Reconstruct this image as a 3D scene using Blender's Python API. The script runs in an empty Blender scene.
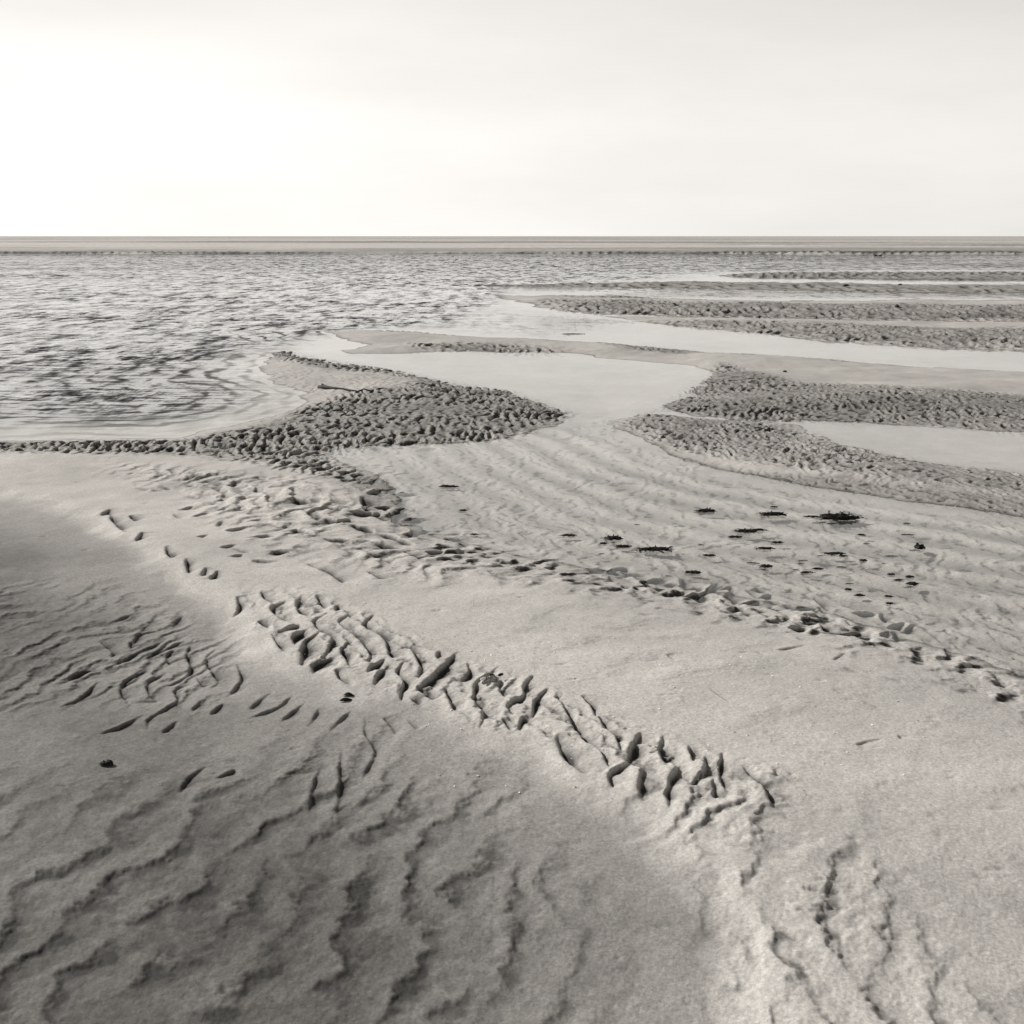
import bpy, bmesh, math, random
import numpy as np

random.seed(7)
RNG = np.random.default_rng(11)
scene = bpy.context.scene
COL = scene.collection

# ------------------------------------------------------------------ camera
CAM_H = 1.70
F = 1136.0
HORIZON = 236.0
PITCH = math.atan((512 - HORIZON) / F)
CP, SP = math.cos(PITCH), math.sin(PITCH)

cam = bpy.data.cameras.new('camera')
cam.sensor_width = 36.0
cam.lens = F * 36.0 / 1024.0
cam.clip_start = 0.05
cam.clip_end = 30000
cam_ob = bpy.data.objects.new('camera', cam)
COL.objects.link(cam_ob)
cam_ob.location = (0, 0, CAM_H)
cam_ob.rotation_euler = (math.pi / 2 - PITCH, 0, 0)
scene.camera = cam_ob


def ground(px, py, z=0.0):
    """where a point of the survey sketch lies on the beach (metres)"""
    a = (np.asarray(px, float) - 512) / F
    b = (512 - np.asarray(py, float)) / F
    dz = -SP + b * CP
    t = (z - CAM_H) / dz
    return a * t, (CP + b * SP) * t


# ------------------------------------------------------------------ noise tiles
def iso_tile(n, lo, hi, power, seed):
    r = np.random.default_rng(seed)
    k = np.fft.fftfreq(n) * n
    kx, ky = np.meshgrid(k, k)
    kk = np.hypot(kx, ky)
    amp = np.where((kk >= lo) & (kk <= hi), 1.0 / np.maximum(kk, 1) ** power, 0)
    z = np.fft.ifft2(amp * (r.normal(size=(n, n)) + 1j * r.normal(size=(n, n)))).real
    return (z / z.std()).astype(np.float32)


def ripple_tile(n, ppw, spread, bw, seed):
    """complex band-passed field: its phase is a rippled sand bed travelling along +x"""
    r = np.random.default_rng(seed)
    k = np.fft.fftfreq(n)
    kx, ky = np.meshgrid(k, k)
    kk = np.hypot(kx, ky)
    th = np.arctan2(ky, kx)
    k0 = 1.0 / ppw
    amp = np.exp(-0.5 * ((kk - k0) / (bw * k0)) ** 2) * np.exp(-0.5 * (th / spread) ** 2)
    z = np.fft.ifft2(amp * (r.normal(size=(n, n)) + 1j * r.normal(size=(n, n))))
    a = np.abs(z)
    a /= a.mean()
    ph = np.angle(z)
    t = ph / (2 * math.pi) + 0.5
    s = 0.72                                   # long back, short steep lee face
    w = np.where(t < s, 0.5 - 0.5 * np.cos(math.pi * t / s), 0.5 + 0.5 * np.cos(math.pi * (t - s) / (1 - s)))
    # shade painted into the colour: down the lee face and into the damp trough
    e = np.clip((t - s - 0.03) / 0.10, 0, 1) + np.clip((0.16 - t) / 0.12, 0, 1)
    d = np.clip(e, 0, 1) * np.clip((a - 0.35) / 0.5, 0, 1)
    return ((w - 0.5) * np.minimum(a, 1.3) ** 0.8).astype(np.float32), d.astype(np.float32)


def sample(tile, u, v):
    """bilinear, periodic; u, v in tile pixels"""
    n = tile.shape[0]
    u0 = np.floor(u)
    v0 = np.floor(v)
    fu = (u - u0).astype(np.float32)
    fv = (v - v0).astype(np.float32)
    i0 = u0.astype(np.int64) % n
    j0 = v0.astype(np.int64) % n
    i1 = (i0 + 1) % n
    j1 = (j0 + 1) % n
    return (tile[j0, i0] * (1 - fu) + tile[j0, i1] * fu) * (1 - fv) + (tile[j1, i0] * (1 - fu) + tile[j1, i1] * fu) * fv


FBM = iso_tile(1024, 2, 400, 1.6, 1)
SOFT = iso_tile(1024, 2, 60, 2.1, 9)
FINE = iso_tile(1024, 10, 500, 1.0, 2)
MID = iso_tile(1024, 8, 60, 0.8, 3)
(RIP_A, DRK_A) = ripple_tile(2048, 22, 0.42, 0.22, 4)     # short crested, cell like
(RIP_B, DRK_B) = ripple_tile(2048, 22, 0.26, 0.20, 5)     # longer crested


def ripple(tile, x, y, lam, ang, ppw=22, off=(0, 0)):
    c, s = math.cos(ang), math.sin(ang)
    k = ppw / lam
    return sample(tile, (x * c + y * s) * k + off[0], (-x * s + y * c) * k + off[1])


def fbm(x, y, scale, tile=FBM, off=(0, 0)):
    """scale = metres across one tile"""
    k = tile.shape[0] / scale
    return sample(tile, x * k + off[0], y * k + off[1])


# ------------------------------------------------------------------ plan of the beach
FB_Y = 114.0
A_POLY = [(-700, 452), (103, 446), (200, 450), (300, 452), (318, 456), (345, 463), (385, 475), (410, 490), (412, 520),
          (425, 535), (470, 545), (520, 555), (580, 570), (640, 580), (700, 590), (760, 603), (820, 612), (870, 628),
          (921, 645), (1100, 705), (1500, 840), (1500, 3000), (-700, 3000)]
B_POLY = [(-700, 447), (103, 440), (180, 437), (230, 427), (270, 416), (298, 405), (290, 394), (265, 381), (245, 373),
          (252, 362), (265, 353), (290, 352), (340, 362), (400, 371), (450, 381), (500, 389), (550, 403), (572, 411),
          (545, 425), (500, 437), (430, 441), (360, 446), (318, 450), (318, 460), (-700, 470)]
DE_POLY = [(316, 331), (380, 330), (430, 333), (480, 337), (560, 341), (640, 345), (690, 350), (740, 353), (800, 357),
           (860, 362), (921, 367), (1250, 388), (1250, 445), (921, 425), (860, 422), (800, 420), (740, 419),
           (700, 416), (665, 410), (655, 407), (668, 400), (690, 388), (715, 373), (690, 367), (640, 362),
           (600, 358), (560, 353), (530, 351), (470, 351), (410, 354), (350, 354), (330, 351), (365, 346),
           (345, 339)]
C_POLY = [(618, 422), (640, 414), (665, 415), (700, 420), (760, 423), (790, 425), (805, 434), (840, 445), (880, 453),
          (921, 460), (1250, 505), (1250, 550), (921, 503), (860, 494), (800, 486), (740, 476), (680, 461),
          (640, 440)]
F1_POLY = [(480, 293), (530, 297), (600, 297), (700, 300), (800, 302), (921, 301), (1300, 302), (1300, 325),
           (921, 320), (800, 318), (700, 316), (640, 314), (560, 311), (520, 301)]
F2_POLY = [(600, 316), (700, 318), (800, 320), (921, 322), (1300, 330), (1300, 355), (921, 347), (870, 344),
           (800, 338), (740, 332), (660, 324)]
G1_POLY = [(470, 285), (700, 283), (921, 286), (1300, 288), (1300, 294), (921, 293), (700, 289)]
G2_POLY = [(700, 274), (921, 273), (1300, 274), (1300, 281), (921, 280), (720, 277)]
G3_POLY = [(-300, 287), (150, 286), (400, 287), (470, 290), (400, 292.5), (100, 291.5), (-300, 293)]
LANDS = [A_POLY, B_POLY, DE_POLY, C_POLY, F1_POLY, F2_POLY, G1_POLY, G2_POLY]


def gpoly(poly, z=0.0):
    p = np.array(poly, float)
    x, y = ground(p[:, 0], p[:, 1], z)
    return np.stack([x, y], 1)


def seg_dist(P, a, b):
    d = b - a
    t = np.clip(((P - a) @ d) / max(d @ d, 1e-12), 0, 1)
    q = P - a - t[:, None] * d
    return np.hypot(q[:, 0], q[:, 1])


def poly_sd(P, poly):
    """signed distance, positive inside"""
    dist = np.full(len(P), 1e9)
    inside = np.zeros(len(P), bool)
    n = len(poly)
    for i in range(n):
        a, b = poly[i], poly[(i + 1) % n]
        dist = np.minimum(dist, seg_dist(P, a, b))
        cond = (a[1] > P[:, 1]) != (b[1] > P[:, 1])
        xi = a[0] + (P[:, 1] - a[1]) * (b[0] - a[0]) / (b[1] - a[1] + 1e-12)
        inside ^= cond & (P[:, 0] < xi)
    return np.where(inside, dist, -dist)


def sstep(x, a, b):
    t = np.clip((x - a) / (b - a), 0, 1)
    return t * t * (3 - 2 * t)


# ------------------------------------------------------------------ ground grid
near = np.linspace(0.6, 1.6, 30, endpoint=False)
mid = np.concatenate([np.exp(np.linspace(math.log(a_), math.log(b_), int(math.log(b_ / a_) / k_), endpoint=False))
                      for a_, b_, k_ in ((1.6, 3.2, 0.0024), (3.2, 7.0, 0.00105), (7.0, 20.0, 0.0014), (20.0, 48.0, 0.0019))])
far = np.exp(np.linspace(math.log(48.0), math.log(9000.0), 330))
ROWS = np.concatenate([near, mid, far])
UC = np.concatenate([np.linspace(-0.85, -0.46, 130, endpoint=False), np.linspace(-0.46, 0.46, 1000, endpoint=False),
                     np.linspace(0.46, 0.85, 130)])
NR, NC = len(ROWS), len(UC)
ROWOFF = 0.9
X = (UC[None, :] * (ROWS[:, None] + ROWOFF)).astype(np.float64)
Y = np.repeat(ROWS[:, None], NC, 1)

# coarse grid for the slow things
ri = np.unique(np.concatenate([np.arange(0, NR, 4), [NR - 1]]))
ci = np.unique(np.concatenate([np.arange(0, NC, 4), [NC - 1]]))
CX = X[np.ix_(ri, ci)]
CY = Y[np.ix_(ri, ci)]
CPTS = np.stack([CX.ravel(), CY.ravel()], 1)


def up(c):
    """coarse grid -> full grid"""
    c = c.reshape(len(ri), len(ci))
    fr = np.interp(np.arange(NR), ri, np.arange(len(ri)))
    fc = np.interp(np.arange(NC), ci, np.arange(len(ci)))
    r0 = np.minimum(fr.astype(int), len(ri) - 2)
    c0 = np.minimum(fc.astype(int), len(ci) - 2)
    wr = (fr - r0)[:, None]
    wc = (fc - c0)[None, :]
    a = c[r0] * (1 - wr) + c[r0 + 1] * wr
    return a[:, c0] * (1 - wc) + a[:, c0 + 1] * wc


def grid_sample(G, x, y):
    """value of a full grid field at a place on the beach"""
    fr = np.interp(y, ROWS, np.arange(NR))
    r0 = np.minimum(np.floor(fr).astype(int), NR - 2)
    fc = np.interp(np.asarray(x) / (np.asarray(y) + ROWOFF), UC, np.arange(NC))
    c0 = np.minimum(np.floor(fc).astype(int), NC - 2)
    wr, wc = fr - r0, fc - c0
    return (G[r0, c0] * (1 - wc) + G[r0, c0 + 1] * wc) * (1 - wr) + (G[r0 + 1, c0] * (1 - wc) + G[r0 + 1, c0 + 1] * wc) * wr


sds = [poly_sd(CPTS, gpoly(p)) for p in LANDS]
sdAB = np.maximum(sds[0], sds[1])
wob = fbm(CPTS[:, 0], CPTS[:, 1], 9.0) * 0.05 + fbm(CPTS[:, 0], CPTS[:, 1], 60.0, off=(300, 90)) * 0.012 * np.sqrt(np.maximum(CPTS[:, 1], 1))
fb = CPTS[:, 1] - FB_Y + fbm(CPTS[:, 0], CPTS[:, 1] * 0.3, 160.0) * 3.0
sd = np.max(np.stack(sds + [np.minimum(fb, 30)]), 0) + wob * np.clip(CPTS[:, 1] / 8, 0.4, 1.5)
SD = up(sd)


def zone(poly, fade_in, z=0.0):
    """0..1 mask over the full grid, soft edge fade_in metres"""
    return up(sstep(poly_sd(CPTS, gpoly(poly, z)), -fade_in * 0.5, fade_in))


# crest of the near bar: high pale sand above it, low damp trough to its lower left
CREST = [(-500, 420), (-100, 470), (60, 500), (103, 515), (135, 540), (170, 565), (205, 590), (240, 612), (290, 650), (350, 690),
         (420, 708), (490, 735), (560, 765), (610, 800), (680, 850), (760, 930), (800, 1100), (800, 3000), (-2500, 3000), (-2500, 420)]
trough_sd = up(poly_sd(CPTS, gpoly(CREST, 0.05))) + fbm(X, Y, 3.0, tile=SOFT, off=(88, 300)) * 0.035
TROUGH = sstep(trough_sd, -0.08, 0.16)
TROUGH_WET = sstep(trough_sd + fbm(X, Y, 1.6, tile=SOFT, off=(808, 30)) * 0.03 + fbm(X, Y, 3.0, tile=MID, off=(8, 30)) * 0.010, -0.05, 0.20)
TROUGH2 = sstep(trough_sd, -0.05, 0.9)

scale_far = np.clip(Y / 14.0, 1.0, 4.0)
hi = np.clip(0.045 + 0.028 * (Y / 10.0), 0.05, 0.22) + 0.035 * (1 - sstep(Y, 5.0, 8.0))
base = np.where(SD > 0, hi * (1 - np.exp(-(np.maximum(SD, 0) / (0.55 * scale_far)) ** 1.25)),
                -0.20 * (1 - np.exp(np.minimum(SD, 0) / 2.4)))
base = base.astype(np.float64)
nearA = up(sstep(sdAB, -0.1, 0.6)) * sstep(-Y, -9.5, -6.0)
base -= TROUGH * 0.035 * (Y < 9)
base -= TROUGH2 * 0.020 * (Y < 9)
base += fbm(X, Y, 7.0, tile=SOFT, off=(50, 700)) * 0.007 * np.clip(Y / 5, 0.6, 2) * (SD > 0) * np.clip(SD / 0.5, 0, 1)

# --- near pool: very shallow with its own rippled bed
P1 = zone([(330, 452), (440, 442), (560, 428), (610, 414), (640, 445), (740, 480), (921, 508), (1200, 545), (1350, 790), (921, 640),
           (820, 608), (700, 586), (580, 566), (470, 541), (415, 520)], 0.12)
base = base * (1 - P1 * (SD < 0)) + (-0.001 - 0.036 * (1 - np.exp(np.minimum(SD, 0) / 0.5))) * P1 * (SD < 0)

# ------------------------------------------------------------------ ripples
warp_x = X + fbm(X, Y, 5.0, off=(10, 20)) * 0.06
warp_y = Y + fbm(X, Y, 5.0, off=(400, 220)) * 0.06
ANG_B = 0.20
ANG_E = 0.27
ANG_FAR = 0.30

R = np.zeros_like(base)
DARK = np.zeros_like(base)


def add(mask, tile, lam, ang, amp, off=(0, 0), dark=0.0):
    global R, DARK
    m = mask > 0.003
    R[m] += (mask[m] * amp) * ripple(tile, warp_x[m], warp_y[m], lam, ang, off=off)
    if dark:
        DARK[m] = np.maximum(DARK[m], np.clip(mask[m], 0, 1) * dark * spots[m] * ripple(DRK_A if tile is RIP_A else DRK_B, warp_x[m], warp_y[m], lam, ang, off=off))


spots = np.clip(0.66 + 0.75 * fbm(X, Y, 3.4, tile=MID, off=(11, 44)), 0.05, 1.2)
patch = np.clip(0.85 + 0.30 * fbm(X, Y, 6.0, off=(77, 10)), 0.35, 1.35)
# bar across the middle left
B_STRONG = zone([(262, 352), (290, 350), (345, 360), (400, 369), (450, 379), (500, 387), (550, 401), (580, 412), (545, 430),
                 (500, 441), (430, 447), (360, 452), (330, 462), (380, 475), (415, 490), (418, 520), (400, 528), (360, 500), (320, 482), (240, 468),
                 (170, 462), (60, 462), (-700, 470), (-700, 446), (60, 443), (180, 441), (235, 432), (280, 418), (315, 405), (350, 396),
                 (400, 392), (420, 384), (390, 376), (330, 372), (285, 364)], 0.30)
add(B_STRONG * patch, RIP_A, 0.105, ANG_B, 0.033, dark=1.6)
add(B_STRONG, RIP_A, 0.055, ANG_B - 0.5, 0.0015, off=(200, 300))
# smooth patch of the same bar
B_SOFT = zone([(245, 373), (300, 370), (400, 378), (420, 390), (330, 402), (295, 400)], 0.3)
add(B_SOFT, RIP_A, 0.12, ANG_B, 0.004, off=(30, 60), dark=0.2)
# right hand bars
C_Z = zone([(614, 424), (640, 412), (700, 418), (790, 425), (840, 444), (921, 459), (1250, 505), (1250, 530), (921, 490), (840, 480), (760, 468), (690, 456)], 0.26)
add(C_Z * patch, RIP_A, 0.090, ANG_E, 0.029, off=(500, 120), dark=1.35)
C_Z2 = zone([(640, 445), (740, 470), (921, 490), (1250, 530), (1250, 555), (921, 505), (800, 488), (680, 463)], 0.15)
add(C_Z2, RIP_A, 0.08, ANG_E, 0.007, off=(120, 720), dark=0.35)
E_Z = zone([(650, 410), (668, 398), (700, 380), (722, 366), (760, 376), (800, 388), (860, 392), (921, 396), (1250, 412), (1250, 450), (921, 427), (740, 421)], 0.25)
add(E_Z * patch, RIP_A, 0.095, ANG_E, 0.029, off=(800, 420), dark=1.35)
E_T = zone([(640, 343), (740, 352), (921, 366), (1250, 388), (1250, 392), (921, 371), (740, 357), (640, 348)], 0.4)
add(E_T, RIP_A, 0.13, ANG_E, 0.020, off=(80, 20), dark=0.6)
D_Z = zone([(410, 345), (470, 346), (560, 350), (560, 355), (470, 352), (410, 350)], 0.4)
add(D_Z, RIP_B, 0.16, ANG_E, 0.045, off=(810, 620), dark=1.0)
D_T = zone([(380, 329), (430, 332), (560, 340), (700, 350), (700, 353), (560, 344), (430, 336), (380, 333)], 0.4)
add(D_T, RIP_A, 0.14, ANG_E, 0.022, off=(10, 620), dark=0.7)
D_R = zone([(600, 345), (690, 351), (690, 357), (610, 350)], 0.3)
add(D_R, RIP_A, 0.13, ANG_E, 0.030, off=(310, 120), dark=1.0)
F_1 = zone([(540, 301), (640, 305), (800, 308), (921, 309), (1300, 312), (1300, 326), (921, 321), (700, 317), (560, 312)], 0.8)
add(F_1, RIP_A, 0.24, ANG_FAR, 0.070, off=(10, 320), dark=1.4)
F_1t = zone([(480, 291), (600, 295), (800, 299), (921, 299), (1300, 300), (1300, 306), (800, 304), (560, 300)], 0.8)
add(F_1t, RIP_A, 0.24, ANG_FAR, 0.035, off=(610, 320), dark=0.9)
F_2 = zone([(640, 321), (740, 325), (921, 332), (1300, 340), (1300, 356), (921, 348), (800, 339), (740, 333)], 0.8)
add(F_2, RIP_A, 0.20, ANG_FAR, 0.065, off=(310, 820), dark=1.4)
G_Z = sstep(Y, 32, 36) * np.exp(-Y / 200) * np.clip(SD + 0.5, 0, 1) * (Y < 100)
add(G_Z, RIP_A, 0.45, ANG_FAR, 0.05, off=(130, 220), dark=1.1)
# dark ragged lip of the far flat
LIP = np.exp(-((Y - FB_Y - 1) / 3.0) ** 2)
add(LIP, RIP_A, 0.9, ANG_FAR, 0.16, off=(130, 20), dark=0.6)

# near bar: lobes on its back, lumps along the pool, faint undulation elsewhere
A_LOBE = zone([(150, 470), (300, 475), (380, 500), (430, 545), (520, 570), (560, 590), (440, 590), (360, 580), (270, 560), (200, 520)], 0.3, 0.05)
add(A_LOBE, RIP_A, 0.17, ANG_B - 0.35, 0.010, off=(40, 140), dark=0.42)
add(A_LOBE, RIP_A, 0.30, -1.0, 0.007, off=(340, 640), dark=0.10)
A_LOBE2 = zone([(103, 462), (300, 480), (380, 510), (330, 520), (200, 500), (103, 480)], 0.3, 0.03)
add(A_LOBE2, RIP_A, 0.14, ANG_B - 0.3, 0.009, off=(340, 40), dark=0.4)
A_SHORE = zone([(405, 505), (470, 536), (580, 561), (700, 580), (820, 601), (921, 633), (1100, 690), (1100, 760), (921, 680), (820, 650),
                (760, 636), (700, 622), (600, 604), (520, 590), (440, 572), (400, 540)], 0.34, 0.02)
A_SHORE = A_SHORE * np.clip(0.75 + 0.5 * fbm(X, Y, 4.2, tile=MID, off=(800, 140)), 0.3, 1.3)
add(A_SHORE, RIP_A, 0.15, -0.55, 0.019, off=(700, 700), dark=1.5)
A_ALL = zone([(420, 560), (560, 590), (760, 630), (1100, 735), (1500, 900), (1200, 1500), (700, 830), (480, 660), (250, 580)], 0.4, 0.05)
add(A_ALL, RIP_A, 0.30, -0.9, 0.0035, off=(420, 10))
# damp trough, lower left
L_1 = zone([(-300, 590), (103, 590), (180, 610), (250, 650), (240, 700), (190, 730), (103, 715), (-300, 760)], 0.25, 0.0)
add(L_1, RIP_B, 0.115, -0.45, 0.0055, off=(120, 410), dark=0.14)
L_2 = zone([(-600, 730), (100, 780), (400, 730), (520, 780), (620, 900), (600, 1400), (-900, 1400)], 0.3, 0.0)
add(L_2, RIP_B, 0.16, -0.3, 0.006, off=(620, 110), dark=0.14)
LR = zone([(600, 800), (780, 790), (860, 860), (1000, 1000), (1100, 1400), (800, 1400), (700, 900)], 0.25, 0.03)
add(LR, RIP_B, 0.13, -0.15, 0.009, off=(320, 610), dark=0.5)
# submerged bed
add(P1, RIP_A, 0.11, ANG_B, 0.006, off=(220, 910), dark=0.40)
add(P1, RIP_B, 0.45, math.pi / 2 + 0.14, 0.007, off=(520, 310))

Z1_BAND = zone([(235, 590), (300, 590), (360, 612), (430, 650), (500, 675), (560, 698), (640, 730), (700, 750), (800, 785), (760, 830), (640, 800),
                (560, 755), (480, 732), (400, 700), (300, 665), (250, 625)], 0.10, 0.06)
add(Z1_BAND, RIP_B, 0.100, 0.38, 0.0075, off=(920, 110), dark=0.34)
FAR_CH = zone([(620, 245.6), (760, 244.6), (880, 245.8), (1300, 246.5), (1300, 247.6), (880, 247.0), (760, 246.4)], 10.0)
base -= 0.6 * FAR_CH
edgeC = up(seg_dist(CPTS, *gpoly([(560, 410), (640, 440)]))) 
for pa, pb in (((640, 440), (680, 461)), ((680, 461), (740, 476)), ((740, 476), (800, 486)), ((800, 486), (860, 494)), ((860, 494), (921, 503)), ((921, 503), (1250, 550))):
    edgeC = np.minimum(edgeC, up(seg_dist(CPTS, *gpoly([pa, pb]))))
arcs = np.sin(2 * math.pi * edgeC / 0.33 + 1.3 * fbm(X, Y, 9.0, tile=SOFT, off=(600, 10)))
ARC = P1 * np.exp(-(edgeC / 2.3) ** 2) * sstep(edgeC, 0.1, 0.4)
R = R * (1 - 0.45 * ARC * (SD < 0)) + ARC * arcs * 0.007
HGT = base + R
FIELD = HGT.copy()

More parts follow.
